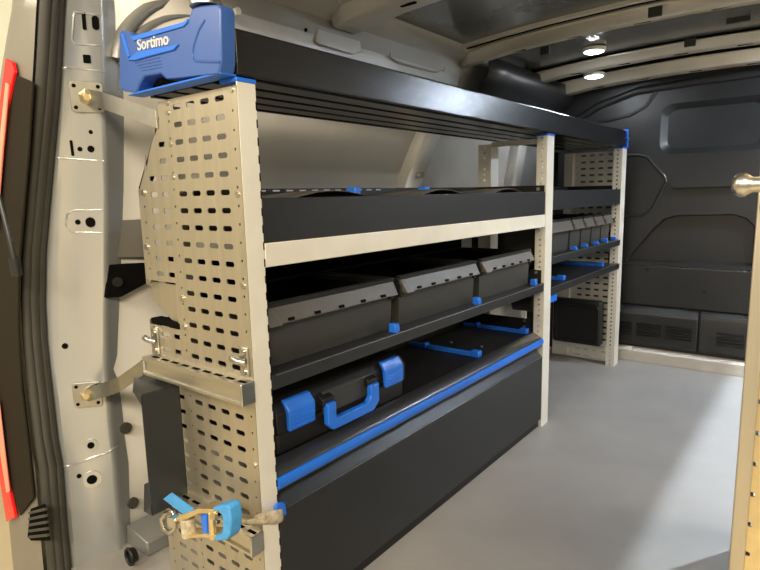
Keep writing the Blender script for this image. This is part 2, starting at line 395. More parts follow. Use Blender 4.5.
# roof corner gusset with the big pressed arcs
corner = struct(MB().prism([at(px, py, 'x', -.50) for px, py in ((108, -60), (330, -60), (300, 2), (236, 22), (236, 60), (150, 60), (150, 40), (128, 48), (112, 60))], (-.01, 0, 0)).build('trim_16', 'paint_dk', None), 'curved grey body gusset in the roof corner')
def arc(cx, cy, rx, ry, a0, a1, x, r, m='paint_dk', name='pressed_arc'):
    MB().tube([at(cx + rx * math.cos(math.radians(a0 + (a1 - a0) * k / 16)), cy - ry * math.sin(math.radians(a0 + (a1 - a0) * k / 16)), 'x', x) for k in range(17)], r, 8).build(name, m, corner, smooth=60)
arc(185, 60, 68, 62, 180, 60, -.49, .020)
arc(185, 62, 58, 46, 180, 60, -.485, .010)
arc(185, 64, 48, 34, 178, 60, -.485, .012, 'paint_in')
arc(250, 30, 50, 42, 170, 40, -.47, .012, 'paint')
MB().prism([at(185 + 42 * math.cos(math.radians(q)), 52 - 28 * math.sin(math.radians(q)), 'x', -.49) for q in range(0, 360, 20)], (.004, 0, 0)).build('plate', 'skin', corner)
# details on the wall skin seen between pillar and rack
rub = thing('rubber_block', 'black rubber block bolted to the wall beside the end panel', 'block')
MB().prism([at(px, py, 'x', -.565) for px, py in ((106, 265), (148, 263), (153, 280), (135, 290), (122, 297), (106, 298))], (-.03, 0, 0)).build('pad', 'hole', rub, .003)
disc('bolt', 'zinc', rub, at(117, 282, 'x', -.562), (1, 0, 0), .012, .008)
reloc(rub, at(128, 297, 'x', -.55))
for px, py in ((118, 348), (126, 428), (133, 503)):
    disc('plug', 'seal', wall, at(px, py, 'x', wx(.5) + .005), (1, 0, 0), .016, .004)
disc('plug', 'black', wall, at(524, 303, 'x', -.47), (1, 0, 0), .045, .06)
disc('hole', 'hole', wall, at(116, 147, 'x', wx(1.05) + .005), (1, 0, 0), .016, .004)
MB().prism([at(px, py, 'x', -.572) for px, py in ((104, 150), (121, 185), (145, 198), (150, 258), (104, 258))], (-.02, 0, 0)).build('shaded_panel', 'taupe', wall, .004)  # dark plate, shadow on the inner panel put into its colour
MB().prism([(-.65, .02, .0), (-.53, .02, .0), (-.53, .02, .045), (-.64, .02, .06)], (0, 1.0, 0)).build('trim_17', 'paint_dk', None, .006)
struct(bpy.data.objects['trim_17'], 'grey floor ledge along the van side')
le = thing('lashing_eye', 'black lashing eye on the floor ledge behind the pillar', 'ring')
q = at(131, 556, 'y', -.03)
MB().tube([q + Vector((.018 * math.cos(a), -.004, .022 * math.sin(a))) for a in [k * math.pi / 6 for k in range(12)]], .005, 6, True).build('ring', 'black', le, smooth=60)
disc('mount', 'black', le, q + Vector((0, .005, 0)), (0, -1, 0), .020, .006)
reloc(le, q)

# workshop around the van (seen past the rear corner)
struct(MB().box(-4.2, -4.1, -6, 6, -.65, 3.2).build('wall_workshop', 'gwall'), 'cream workshop wall beyond the van')
struct(MB().box(-4.2, 6, -6, 6, -.70, -.65).build('floor_workshop', 'gfloor'), 'ochre tiled workshop floor')
struct(MB().box(6, 6.1, -6, 6, -.65, 3.2).build('wall_workshop_side', 'gwall'), 'cream workshop wall outside the side door')

# ------------------------------------------------------------------ perforated panels
def perf(cells_x, kinds, z_top, pitch, nrow, left_of, t=.0022, y=0., right=0.):
    mb = MB()
    for r in range(nrow):
        zc = z_top - r * pitch; z0 = zc - pitch / 2; z1 = zc + pitch / 2
        for (xa, xb), kd in zip(cells_x, kinds):
            lo0, lo1 = left_of(z0 + 1e-4), left_of(z1 - 1e-4)
            if abs(lo0 - lo1) > .05: lo0 = lo1 = left_of(zc)
            if xb <= min(lo0, lo1) + .004: continue
            a0, a1 = max(xa, lo0), max(xa, lo1)
            if a0 >= xb: a0 = xb - .001
            if a1 >= xb: a1 = xb - .001
            cut = max(a0, a1) > xa + .006
            c = [(a0, z0), (xb, z0), (xb, z1), (a1, z1)]
            kk = kd if not cut else 'n'
            if kk == 'n':
                vs = [(p[0], y, p[1]) for p in c] + [(p[0], y + t, p[1]) for p in c]
                mb.hexa(vs); continue
            cx = (xa + xb) / 2
            hs = []
            if kk == 's':
                hs = [(cx, zc, .0145, .0055, .0035)]
            else:
                hs = [(cx, zc + .009, .0026, .0026, .001)]
            hx, hz, a, b, ch = hs[0]
            h = [(hx - a + ch, hz - b), (hx + a - ch, hz - b), (hx + a, hz - b + ch), (hx + a, hz + b - ch), (hx + a - ch, hz + b), (hx - a + ch, hz + b), (hx - a, hz + b - ch), (hx - a, hz - b + ch)]
            P = c + h
            fr = [(0, 1, 5, 4), (1, 6, 5), (1, 2, 7, 6), (2, 8, 7), (2, 3, 9, 8), (3, 10, 9), (3, 0, 11, 10), (0, 4, 11)]
            vs = [(p[0], y, p[1]) for p in P] + [(p[0], y + t, p[1]) for p in P]
            fs = fr + [tuple(12 + i for i in reversed(f)) for f in fr] + [(4 + i, 4 + (i + 1) % 8, 16 + (i + 1) % 8, 16 + i) for i in range(8)]
            mb.add(vs, fs)
    return mb
CX = [(-.031, 0.), (-.079, -.031), (-.127, -.079), (-.175, -.127), (-.223, -.175), (-.240, -.223), (-.288, -.240), (-.336, -.288), (-.376, -.336)]
KD = ['d', 's', 's', 's', 's', 'd', 's', 's', 'd']
PITCH = .03586
def left_main(z):
    if z > 1.16: return -.268
    if z > 1.01: return -.268 - (1.16 - z) / .15 * .102
    if z > .785: return -.376
    if z > .70: return -.250
    return -.376

# ------------------------------------------------------------------ LEFT RACK
Y2, Y3, H = 1.567, 2.59, 1.2
rack = thing('shelving_rack', 'long black and aluminium van racking with perforated end panel and blue trim', 'shelving')
ep = perf(CX, KD, 1.1734, PITCH, 33, left_main).build('end_panel', 'alu', rack)
# front flange (post) of the near end frame, with small notches
MB().box(-.003, .0, .0, .045, 0, H).build('post', 'cream', rack, .001)
for k in range(34):
    z = 1.16 - k * .034
    if z > .02: MB().box(-.002, .0008, .0425, .0452, z - .010, z + .006).build('edge_notch', 'hole', rack)
for z in (1.185, .99, .81, .61, .43, .25):
    disc('rivet', 'zinc', rack, (-.016, -.001, z), (0, -1, 0), .006, .002)
for z in (1.185, 1.165, 1.1, 1.03):
    disc('rivet', 'zinc', rack, (-.2315, -.001, z), (0, -1, 0), .0055, .002)
for x, z in ((-.355, 1.0), (-.36, .875), (-.36, .79), (-.2315, .765), (-.2315, .70), (-.355, .68)):
    disc('rivet', 'zinc', rack, (x, -.001, z), (0, -1, 0), .007, .003)
# angled gusset plate closing the notch
MB().prism([(-.376, .012, .79), (-.250, .012, .79), (-.250, .012, .70), (-.30, .012, .705), (-.376, .012, .745)], (0, .002, 0)).build('gusset_plate', 'alu', rack)
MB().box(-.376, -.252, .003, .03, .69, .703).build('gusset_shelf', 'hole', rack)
# rear flange of end panel
MB().prism([(-.376, 0, 1.01), (-.374, 0, 1.01), (-.266, 0, 1.16), (-.268, 0, 1.16)], (0, .03, 0)).build('rear_flange', 'box', rack)
box('rear_flange', 'alu', rack, -.378, -.376, 0, .03, .785, 1.01, 0); box('rear_flange', 'alu', rack, -.378, -.376, 0, .03, .02, .70, 0)

def post_holes(mb, x, y, z0, z1):
    pass
def channel(name, x0, x1, y, z0, z1, front=True, parent=rack):
    # U profile: perforated web in plane y facing the rear, flanges along y
    n = int((z1 - z0) / .022); pit = (z1 - z0) / n
    w_ = x1 - x0
    cells = [(0, w_)]
    mb = MB()
    t = .002
    for r in range(n):
        zc = z0 + pit * (r + .5); za = zc - pit / 2; zb = zc + pit / 2; cx = (x0 + x1) / 2; a = .0042; ch = .0015
        c = [(x0, za), (x1, za), (x1, zb), (x0, zb)]
        h = [(cx - a + ch, zc - a), (cx + a - ch, zc - a), (cx + a, zc - a + ch), (cx + a, zc + a - ch), (cx + a - ch, zc + a), (cx - a + ch, zc + a), (cx - a, zc + a - ch), (cx - a, zc - a + ch)]
        P = c + h
        fr = [(0, 1, 5, 4), (1, 6, 5), (1, 2, 7, 6), (2, 8, 7), (2, 3, 9, 8), (3, 10, 9), (3, 0, 11, 10), (0, 4, 11)]
        vs = [(p[0], y, p[1]) for p in P] + [(p[0], y + t, p[1]) for p in P]
        mb.add(vs, fr + [tuple(12 + i for i in reversed(f)) for f in fr] + [(4 + i, 4 + (i + 1) % 8, 16 + (i + 1) % 8, 16 + i) for i in range(8)])
    return mb
# middle frame at Y2: front post face + perforated web, rear post
ym = Y2 - .070
m1 = channel('post', -.040, -.003, ym, 0, H); m1.box(-.003, 0, ym, Y2, 0, H); m1.box(-.043, -.040, ym, Y2 - .005, 0, H)
m1.build('post', 'cream', rack)
m1 = channel('post', -.300, -.245, ym, .02, H - .02); m1.box(-.245, -.243, ym, Y2, .02, H - .02); m1.box(-.302, -.300, ym, Y2, .02, H - .02)
m1.build('post', 'cream', rack)
box('cross_rail', 'cream', rack, -.245, -.055, ym + .005, ym + .03, H - .03, H - .012, 0)
for y0 in (0,):
    box('post', 'alu', rack, -.262, -.238, .004, .035, .02, H - .02, .001)
# far frame: post + perforated end panel
m1 = channel('post', -.045, -.003, Y3 - .065, 0, H); m1.box(-.003, 0, Y3 - .065, Y3 + .012, 0, H); m1.build('post', 'cream', rack)
cx2 = [(-.103, -.052), (-.151, -.103), (-.199, -.151), (-.247, -.199), (-.275, -.247), (-.32, -.275), (-.376, -.32)]
perf(cx2, ['s', 's', 's', 's', 'd', 'n', 'd'], 1.1734, PITCH, 33, lambda z: -.325 if z > .8 else -.376, y=Y3 - .012).build('end_panel', 'cream', rack)
box('post', 'cream', rack, -.325, -.277, Y3 - .03, Y3 - .012, .02, H - .01, 0)
box('dark_backing', 'hole', rack, -.364, -.360, 2.33, Y3 - .035, .99, H, 0)
for z in (.20, .275, .36): disc('screw', 'zinc', rack, (-.03, Y3 - .034, z - .1), (0, -1, 0), .006, .003)
box('end_plate', 'anthra', rack, -.055, -.004, Y3 - .036, Y3 - .031, .10, .36, 0)
# blue caps on the posts
for ya, yb in ((-.001, .046), (ym - .001, Y2 + .001), (Y3 - .066, Y3 + .013)):
    box('post_cap', 'blue', rack, -.05, .0015, ya, yb, H - .002, H + .006, .001)

# ---- top tray: fascia, slatted underside, rear wall
MB().prism([(0, .004, 1.212), (.0, .004, 1.290), (-.004, .004, 1.294), (-.010, .004, 1.294), (-.010, .004, 1.215), (-.004, .004, 1.2085)], (0, Y3 - .004, 0)).build('fascia', 'fascia', rack, .0015)
for i in range(4):
    x1 = -.012 - i * .072
    MB().prism([(x1, .01, 1.2085), (x1, .01, 1.218), (x1 - .058, .01, 1.218), (x1 - .058, .01, 1.2085), (x1 - .054, .01, 1.2065), (x1 - .004, .01, 1.2065)], (0, Y3 - .02, 0)).build('slat', 'fascia', rack)
MB().box(-.30, -.012, .012, Y3 - .012, 1.2185, 1.222).build('top_deck', 'black', rack)
MB().box(-.312, -.300, .01, Y3, 1.205, 1.285).build('rear_wall', 'fascia', rack, .001)
MB().tube([(-.306, 1.0, 1.292), (-.306, Y3, 1.292)], .008, 8).build('lit_edge_tube', 'rail', rack, smooth=50)  # bright tube added to stand in for a lit edge
# blue far end cap
MB().prism([(.004, Y3 + .002, 1.207), (.004, Y3 + .002, 1.302), (-.05, Y3 + .002, 1.30), (-.05, Y3 + .002, 1.21)], (0, .022, 0)).build('end_cap', 'blue', rack, .004)
disc('cap_button', 'blue', rack, (.004, Y3 + .003, 1.25), (1, 0, 0), .010, .006)

# ---- big blue end cap with lettering
yc = -.036
def cp(px, py, y=yc): return at(px, py, 'y', y)
front = [(119, 44), (118.5, 33), (121, 30), (131, 32), (134, 37), (183, 24), (187.5, 20), (191, 9), (196, 5.5), (218, 4), (220, 8), (221, 60), (219, 74),
         (196, 76), (180, 78), (165, 79), (160, 74), (144, 76.5), (139, 84), (136, 93), (123, 91), (119, 88)]
pf = [cp(*a) for a in front]
cap = MB().prism(pf, (0, .034, 0)).build('end_cap', 'capblue', rack, .004, seg=3)
base = [(-.325, 1.2085), (-.325, 1.2105), (-.30, 1.2125), (-.002, 1.2125), (-.002, 1.2085)]
MB().prism([(x, yc + .002, z - .002) for x, z in base], (0, .036, 0)).build('cap_base', 'blue', cap, .002)
# bright upper rim and horn inner face
MB().prism([cp(*a, y=yc - .003) for a in ((130, 36.5), (183, 22), (187, 18.5), (187, 22), (183, 26.5), (133, 41))], (0, .03, 0)).build('cap_rim', 'blue', cap, .001)
MB().prism([cp(*a, y=yc - .002) for a in ((120.5, 33), (123.5, 34), (129.5, 56), (127.5, 58))], (0, .01, 0)).build('cap_horn', 'blue', cap, .001)
# recessed grip ledge below the lettering
MB().prism([cp(*a, y=yc - .004) for a in ((127, 60), (137, 51), (168, 46), (178, 44), (173, 50), (150, 56), (134, 60.5))], (0, .01, 0)).build('grip_ledge', 'blue', cap, .0015)
for k in range(4):
    MB().tube([cp(135 + k * 2.4, 63 + k * 2.6, yc), cp(160 + k * .8, 57.5 + k * 3.2, yc)], .0011, 6).build('rib', 'capblue', cap)
MB().tube([cp(*a) for a in ((205, 20), (199, 30), (194, 45), (192.5, 56), (195, 61), (208, 62), (220, 62))], .0022, 6).build('moulded_line', 'capblue', cap, smooth=60)
# lettering
fc = bpy.data.curves.new('logo', 'FONT'); fc.body = 'Sortimo'; fc.size = 1; fc.extrude = .02; fc.space_character = 1.0; fc.offset = .02
tmp = bpy.data.objects.new('logo_tmp', fc); COL.objects.link(tmp)
dg = bpy.context.evaluated_depsgraph_get(); me = bpy.data.meshes.new_from_object(tmp.evaluated_get(dg))
bpy.data.objects.remove(tmp)
xs_ = [v.co.x for v in me.vertices]; zs_ = [v.co.y for v in me.vertices]
p0 = cp(138, 50.5, yc - .0008); p1 = cp(169, 44, yc - .0008)
ux = (p1 - p0) / (max(xs_) - min(xs_)); hgt = (cp(138, 38.5, yc) - cp(138, 50.5, yc)).z
for v in me.vertices:
    a = v.co.x - min(xs_); b = (v.co.y) / .72 * hgt; c = v.co.z
    v.co = p0 + ux * a + Vector((0, -c * .05, b))
me.materials.clear(); me.materials.append(M['logo'])
lg = bpy.data.objects.new('lettering', me); COL.objects.link(lg); lg.parent = cap; lg['label'] = 'silver lettering'
# silver tube socket standing on the cap
cpos = cp(206, 5, -.018)
MB().tube([cpos + Vector((0, 0, -.004)), cpos + Vector((0, 0, .004)), cpos + Vector((0, 0, .005)), cpos + Vector((0, 0, .06))], [.030, .030, .024, .024], 20).build('tube_socket', 'zinc', rack, .001, 40)

# ---- upper tray (left bay)
def tray(ya, yb, zf0, zf1, zr, strip=True, xb=-.30):
    box('tray_front', 'anthra', rack, -.006, -.002, ya, yb, zf0, zf1)
    box('tray_floor', 'anthra', rack, xb, -.006, ya, yb, zf0 + .004, zf0 + .008, 0)
    box('tray_rear', 'black', rack, xb - .004, xb, ya, yb, zf0 + .0, zr, 0)
    for y in (ya, yb - .004):
        MB().prism([(-.006, y, zf0), (-.006, y, zr - .0), (xb, y, zr), (xb, y, zf0)], (0, .004, 0)).build('tray_end', 'black', rack)
    if strip: box('front_rail', 'cream', rack, -.030, .0, ya, yb, .842, .891, .002)
tray(.047, ym - .003, .891, .981, 1.006)
tray(Y2 + .005, Y3 - .035, .905, .985, 1.006, False)
for k in range(14):
    box('edge_slot', 'zinc', rack, -.2995, -.2985, .14 + k * .05, .165 + k * .05, .998, 1.002, 0)
disc('screw', 'zinc', rack, (-.03, ym - .009, .992), (0, -1, 0), .007, .003)
disc('screw', 'zinc', rack, (-.04, Y3 - .041, .995), (0, -1, 0), .006, .003)
# curved grey liners and blue dividers in the tray
for y0, y1 in ((.06, .50), (.56, .96), (1.0, 1.40)):
    rows = []
    for k in range(9):
        t = k / 8; rows.append([(-.02, y0 + (y1 - y0) * t, .955 + .040 * math.sin(math.pi * t)), (-.12, y0 + (y1 - y0) * t, .950 + .045 * math.sin(math.pi * t)), (-.28, y0 + (y1 - y0) * t, .95 + .035 * math.sin(math.pi * t))])
    MB().strip(rows).build('tray_liner', 'strip', rack, 0, 60, .002)
for px in (358, 428):
    b_ = at(px, 190, 'x', -.10)
    box('divider_clip', 'blue', rack, -.13, -.10, b_.y - .012, b_.y + .012, .905, 1.005)

# ---- shelves with rolled front lip
def shelf(ya, yb, z, xb=-.37, lip=.03, up=.0, m='anthra', back=.05):
    prof = [(xb, z - .003), (xb, z), (-.012, z), (-.008, z + .004), (-.002, z + .003), (0, z), (0, z - lip), (-.004, z - lip), (-.004, z - .006), (-.010, z - .003)]
    MB().prism([(x, ya, zz) for x, zz in prof], (0, yb - ya, 0)).build('shelf', m, rack, .0012)
    if back: box('shelf_rear', 'black', rack, xb - .004, xb, ya, yb, z - .003, z + back, 0)
    for y in (ya, yb - .003): box('shelf_end', 'black', rack, -.06, -.012, y, y + .003, z - .025, z + .055, 0)
    for zz in (z + .015, z + .045): disc('screw', 'zinc', rack, (-.032, yb - .006, zz), (0, -1, 0), .006, .003)
shelf(.047, ym - .003, .612, back=.03)
box('dark_backing', 'hole', rack, -.378, -.374, .05, 1.48, .60, .845, 0)  # black backing added to keep light off the bin shelf
shelf(Y2 + .005, Y3 - .037, .712, back=.15)
shelf(Y2 + .005, Y3 - .037, .583, back=.06)
for y in (.498, .962, 1.43):
    MB().prism([(-.028, y - .010, .613), (-.004, y - .010, .613), (-.004, y - .010, .625), (-.008, y - .010, .638), (-.028, y - .010, .638)], (0, .020, 0)).build('divider_clip', 'blue', rack, .002)
for y in (1.89, 2.035, 2.20, 2.35, 2.50):
    MB().prism([(-.035, y - .010, .713), (-.006, y - .010, .713), (-.006, y - .010, .720), (-.010, y - .010, .731), (-.035, y - .010, .731)], (0, .020, 0)).build('divider_clip', 'blue', rack, .002)
def cross_bar(y, x0, x1, z):
    o = MB().prism([(x0, y - .012, z), (x0, y + .012, z), (x0, y + .008, z + .014), (x0, y - .008, z + .014)], (x1 - x0, 0, 0)).build('divider_bar', 'blue', rack, .002)
    box('bar_stop', 'blue', o, x1 - .03, x1 + .002, y - .014, y + .014, z, z + .022)
    box('bar_stop', 'blue', o, x0 + .06, x0 + .075, y - .013, y + .013, z, z + .02)
for y in (1.06, 1.47): cross_bar(y, -.355, -.058, .401)
for y in (1.80, 2.36): cross_bar(y, -.355, -.03, .584)
box('divider_clip', 'blue', rack, -.055, -.01, Y2 + .02, Y2 + .10, .515, .545)

# ---- bottom tray: deck, sloped lip, blue strip, flap panel, plinth
ya, yb = .047, ym - .003
box('deck', 'black', rack, -.37, -.050, ya, yb, .392, .400, 0)
box('deck_rear', 'black', rack, -.374, -.37, ya, yb, .392, .50, 0)
MB().prism([(-.050, ya, .400), (-.046, ya, .406), (-.008, ya, .390), (-.004, ya, .384), (-.004, ya, .352), (-.050, ya, .352)], (0, yb - ya, 0)).build('deck_lip', 'lip', rack, .002)
MB().prism([(-.004, ya, .384), (.001, ya, .382), (.004, ya, .376), (.004, ya, .366), (.001, ya, .359), (-.004, ya, .358)], (0, yb - ya, 0)).build('blue_strip', 'blue', rack, .0008)
MB().prism([(-.030, ya, .338), (-.006, ya, .312), (0, ya, .306), (0, ya, .036), (-.012, ya, .036), (-.012, ya, .30), (-.034, ya, .33)], (0, yb - ya, 0)).build('flap_panel', 'anthra', rack, .002)
box('plinth', 'black', rack, -.06, -.012, ya, yb, .0, .035, .001)
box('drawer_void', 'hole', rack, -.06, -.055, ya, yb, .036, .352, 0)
for px, py in ((451, 342), (481.5, 346.5)):
    c = at(px, py, 'z', .401); disc('screw', 'zinc', rack, c, (0, 0, 1), .006, .002)
box('deck_end', 'black', rack, -.37, -.055, yb - .003, yb, .40, .46, 0)
for z in (.425, .45): disc('screw', 'zinc', rack, (-.08, yb - .006, z), (0, -1, 0), .006, .003)

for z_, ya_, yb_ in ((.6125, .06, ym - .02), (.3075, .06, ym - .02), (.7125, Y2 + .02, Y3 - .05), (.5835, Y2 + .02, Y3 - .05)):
    MB().tube([(.0, ya_, z_), (.0, yb_, z_)], .0009, 6).build('edge_glint', 'zinc', rack)  # thin bright tubes stand in for the highlights along these edges
# ---- rails, lashing fittings and fixing straps on the near end panel
def end_rail(z0, z1, x0):
    o = MB().prism([(x0, 0, z0), (x0, -.034, z0), (x0, -.034, z0 + .006), (x0, -.029, z0 + .009), (x0, -.029, z1 - .013), (x0, -.034, z1 - .010), (x0, -.034, z1), (x0, 0, z1)], (-x0 - .001, 0, 0)).build('lashing_rail', 'rail', rack)
    box('rail_end', 'zinc', o, -.002, .004, -.036, -.001, z0 - .001, z1 + .001)
    for k in range(9):
        x = x0 + .02 + k * .04
        box('rail_slot', 'hole', o, x, x + .024, -.022, -.014, z1 - .001, z1 + .0008, 0)
    return o
end_rail(.573, .617, -.365); end_rail(.245, .289, -.365)
def lash(x, z):
    o = box('lashing_plate', 'zinc', rack, x - .014, x + .012, -.006, 0, z - .032, z + .03, .002)
    MB().tube([(x - .03, -.012, z + .004), (x - .022, -.018, z + .006), (x, -.020, z + .004), (x + .006, -.010, z)], .007, 8).build('lashing_hook', 'zinc', o, smooth=60)
    for dz in (-.022, .02): disc('rivet', 'zinc', o, (x, -.007, z + dz), (0, -1, 0), .007, .003)
lash(-.352, .652); lash(-.022, .655)
def strap(pxy, pts, hw, label=None):
    c, n = onp(*pxy); u, sd = frame(n)
    pts = [c + n * .005] + [Vector(p) for p in pts]
    mb = MB()
    mb.strip([[p + Vector((0, 0, hw)), p - Vector((0, 0, hw))] for p in pts])
    o = mb.build('fixing_strap', 'zinc', rack, 0, None, .003)
    MB().prism([c + n * .007 + sd * a + u * b for a, b in rrect(-.035, .035, -.034, .034, .008, 3)], -n * .004).build('fixing_plate', 'zinc', o, .001)
    MB().tube([c + n * .006, c + n * .012, c + n * .022], [.019, .017, .008], 6).build('bolt', 'brass_tint', o, smooth=30)
    for a, b in ((-.025, .024), (.025, .024), (-.025, -.024), (.025, -.024)):
        disc('plate_hole', 'hole', o, c + n * .0075 + sd * a + u * b, n, .0045, .001)
strap((87, 97), [at(104, 101, 'y', -.035), (-.272, -.004, 1.155)], .019)
strap((88, 394), [at(110, 388, 'y', -.05), at(120, 384, 'y', -.048), (-.366, -.034, .590)], .019)
# folded grey sheet cover below the rail
xq = -.268
A = at(141, 396, 'x', xq); zt, zb, yf = A.z, at(146, 518, 'x', xq).z, A.y
gb = MB()
gb.box(xq - .003, xq, yf, -.002, zb, zt)
gb.prism([(xq, yf, zt), (xq, -.002, zt), (xq - .15, -.002, zt), (xq - .15, -.03, zt), (xq - .035, yf, zt)], (0, 0, .003))
gb.prism([(xq, yf, zb), (xq, -.002, zb), (xq - .15, -.002, zb), (xq - .15, -.03, zb), (xq - .035, yf, zb)], (0, 0, -.003))
gb.prism([(xq, yf, zt), (xq, yf, zt - .025), (xq - .03, yf, zt - .0)], (0, .003, 0))
gb.prism([(xq, yf, zb), (xq, yf, zb + .025), (xq - .03, yf, zb)], (0, .003, 0))
gb.build('sheet_cover', 'box', rack, .001)
reloc(rack, (-.19, 1.3, 0))

# ------------------------------------------------------------------ black box hanging on the far end panel
kb = thing('black_box', 'black plastic box fixed to the perforated far end panel of the rack', 'box')
MB().box(-.335, -.060, 2.46, 2.518, .118, .375).build('body', 'black', kb, .016, seg=3)
MB().box(-.28, -.10, 2.516, 2.574, .16, .33).build('mount_block', 'black', kb, .004)
MB().tube([(x, 2.459, z) for x, z in rrect(-.31, -.075, .138, .342, .02)], .006, 6, True).build('rim', 'black', kb, smooth=60)
reloc(kb, (-.2, 2.52, .118))

# ------------------------------------------------------------------ storage bins
def make_bin(y0, y1, z0, z1, label, group, xf=-.045, xb=-.355, big=True):
    t = thing('storage_bin', label, 'bin', ((xf + xb) / 2, (y0 + y1) / 2, z0), group)
    cx, cy = (xf + xb) / 2, (y0 + y1) / 2
    dx, dy, h = (xf - xb) / 2, (y1 - y0) / 2, z1 - z0
    th = .003; tp = .006
    def ring(ax, ay, z): return [(-ax, -ay, z), (ax, -ay, z), (ax, ay, z), (-ax, ay, z)]
    L = [ring(dx - tp, dy - tp, 0), ring(dx, dy, h), ring(dx - th, dy - th, h), ring(dx - tp - th, dy - tp - th, th)]
    mb = MB().strip(L, True); mb.add(L[0], [(0, 1, 2, 3)]); mb.add(L[3], [(0, 1, 2, 3)])
    mb.build('body', 'binm', t, .003)
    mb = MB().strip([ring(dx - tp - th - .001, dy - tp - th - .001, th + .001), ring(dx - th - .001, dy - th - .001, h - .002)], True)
    mb.add(ring(dx - tp - th - .001, dy - tp - th - .001, th + .001), [(0, 1, 2, 3)]); mb.build('shade_shell', 'hole', t)  # black inner shell stands in for the shade inside the bin
    # rim
    r = MB()
    for s_ in (-1, 1):
        r.box(-dx, dx, s_ * dy - (.006 if s_ > 0 else 0), s_ * dy + (.006 if s_ < 0 else 0), h - .012, h + .003)
    r.box(-dx - .004, -dx + .004, -dy, dy, h - .012, h + .003)
    r.build('rim', 'black', t, .0015)
    # tilted front label holder
    hh = h * (.27 if big else .32); a = dx - .002; b = dx + .024
    MB().hexa([(a, -dy + .006, h - hh), (b, -dy + .006, h - hh), (b, dy - .006, h - hh), (a, dy - .006, h - hh),
               (a - .004, -dy + .002, h), (a + .006, -dy + .002, h), (a + .006, dy - .002, h), (a - .004, dy - .002, h)]).build('label_holder', 'strip', t, .002)
    MB().box(a - .010, a + .008, -dy + .001, dy - .001, h - .001, h + .009).build('front_edge', 'black', t, .0015)
    e = min(.04, dy * .3)
    hold = MB().hexa([(b - .006, -dy + .004, h - hh - .002), (b + .004, -dy + .004, h - hh - .002), (b + .004, -dy + e, h - hh - .002), (b - .006, -dy + e, h - hh - .002),
               (a, -dy + .001, h - .004), (a + .0095, -dy + .001, h - .004), (a + .0095, -dy + e * .7, h - .004), (a, -dy + e * .7, h - .004)]).build('holder_end', 'strip', t, .002)
    if big:
        for k in range(5):
            y = -dy + e + .02 + k * (2 * dy - e - .05) / 4.6
            box('holder_slot', 'hole', t, b - .004, b + .0012, y, y + .016, h - hh + .004, h - hh + .010, 0)
    else:
        box('holder_cap', 'strip', t, a - .002, b + .004, dy - .012, dy - .004, h - hh, h - hh * .4)
    # stacking lugs beside the front
    for s_ in (-1, 1):
        box('stacking_lug', 'black', t, dx - .03, dx + .006, s_ * dy - .0005 if s_ < 0 else dy - .018, -dy + .018 if s_ < 0 else dy + .0005, h - .05, h - .012)
    return t
G1 = 'large bins on the long shelf'; G2 = 'small bins on the short shelf'
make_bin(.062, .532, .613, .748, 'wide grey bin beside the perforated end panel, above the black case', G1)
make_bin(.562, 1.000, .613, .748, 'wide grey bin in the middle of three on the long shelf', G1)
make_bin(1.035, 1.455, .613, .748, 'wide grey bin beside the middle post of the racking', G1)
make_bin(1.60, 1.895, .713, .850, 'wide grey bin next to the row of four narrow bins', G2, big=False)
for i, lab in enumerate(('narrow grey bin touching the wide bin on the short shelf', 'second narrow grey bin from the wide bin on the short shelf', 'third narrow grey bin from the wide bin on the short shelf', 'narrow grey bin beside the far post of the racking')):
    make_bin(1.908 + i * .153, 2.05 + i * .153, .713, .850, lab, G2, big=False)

# ------------------------------------------------------------------ black case with blue latches
cs = thing('tool_case', 'black plastic tool case with blue latches and blue carry handle', 'case', (-.2, .31, .401))
c0 = Vector((-.2, .31, .401))
y0, y1 = .092, .575; xf = -.052
def lx(*p): return Vector(p) - c0
def pr(name, m, poly, d, parent=cs, bev=.004, seg=2): return MB().prism([lx(*p) for p in poly], d).build(name, m, parent, bev, seg=seg)
pr('lower_shell', 'black', [(xf, y0 + .004, .401), (xf + .006, y0, .412), (xf + .006, y0, .463), (-.36, y0, .463), (-.36, y0, .401)], (0, y1 - y0, 0), bev=.007)
pr('lid', 'black', [(xf + .004, y0 - .002, .465), (xf + .004, y0 - .002, .506), (xf - .022, y0 - .002, .530), (-.355, y0 - .002, .530), (-.355, y0 - .002, .465)], (0, y1 - y0 + .004, 0), bev=.008)
for a, b in ((y0 - .003, y0 + .05), (y1 - .05, y1 + .003)):
    pr('corner_guard', 'black', [(xf + .002, a, .452), (xf + .012, a, .456), (xf + .012, a, .502), (xf - .008, a, .524), (xf - .03, a, .526), (xf - .03, a, .452)], (0, b - a, 0))
pr('front_plate', 'binm', [(xf + .004, .240, .455), (xf + .009, .240, .455), (xf + .009, .240, .509), (xf + .002, .240, .514)], (0, .195, 0), bev=.001)
def latch(ya, yb):
    o = pr('latch', 'blue', [(xf + .012, ya, .459), (xf + .020, ya, .457), (xf + .022, ya, .500), (xf + .020, ya, .508), (xf + .004, ya, .527), (xf - .006, ya, .528), (xf + .008, ya, .506)], (0, yb - ya, 0), bev=.0025)
    for k in range(5):
        z = .464 + k * .008
        MB().tube([lx(xf + .0212, ya + .008, z), lx(xf + .0212, yb - .008, z)], .0014, 6).build('latch_rib', 'blue', o, smooth=60)
latch(.117, .201); latch(.475, .557)
hy0, hy1 = .231, .430
hx = xf + .028
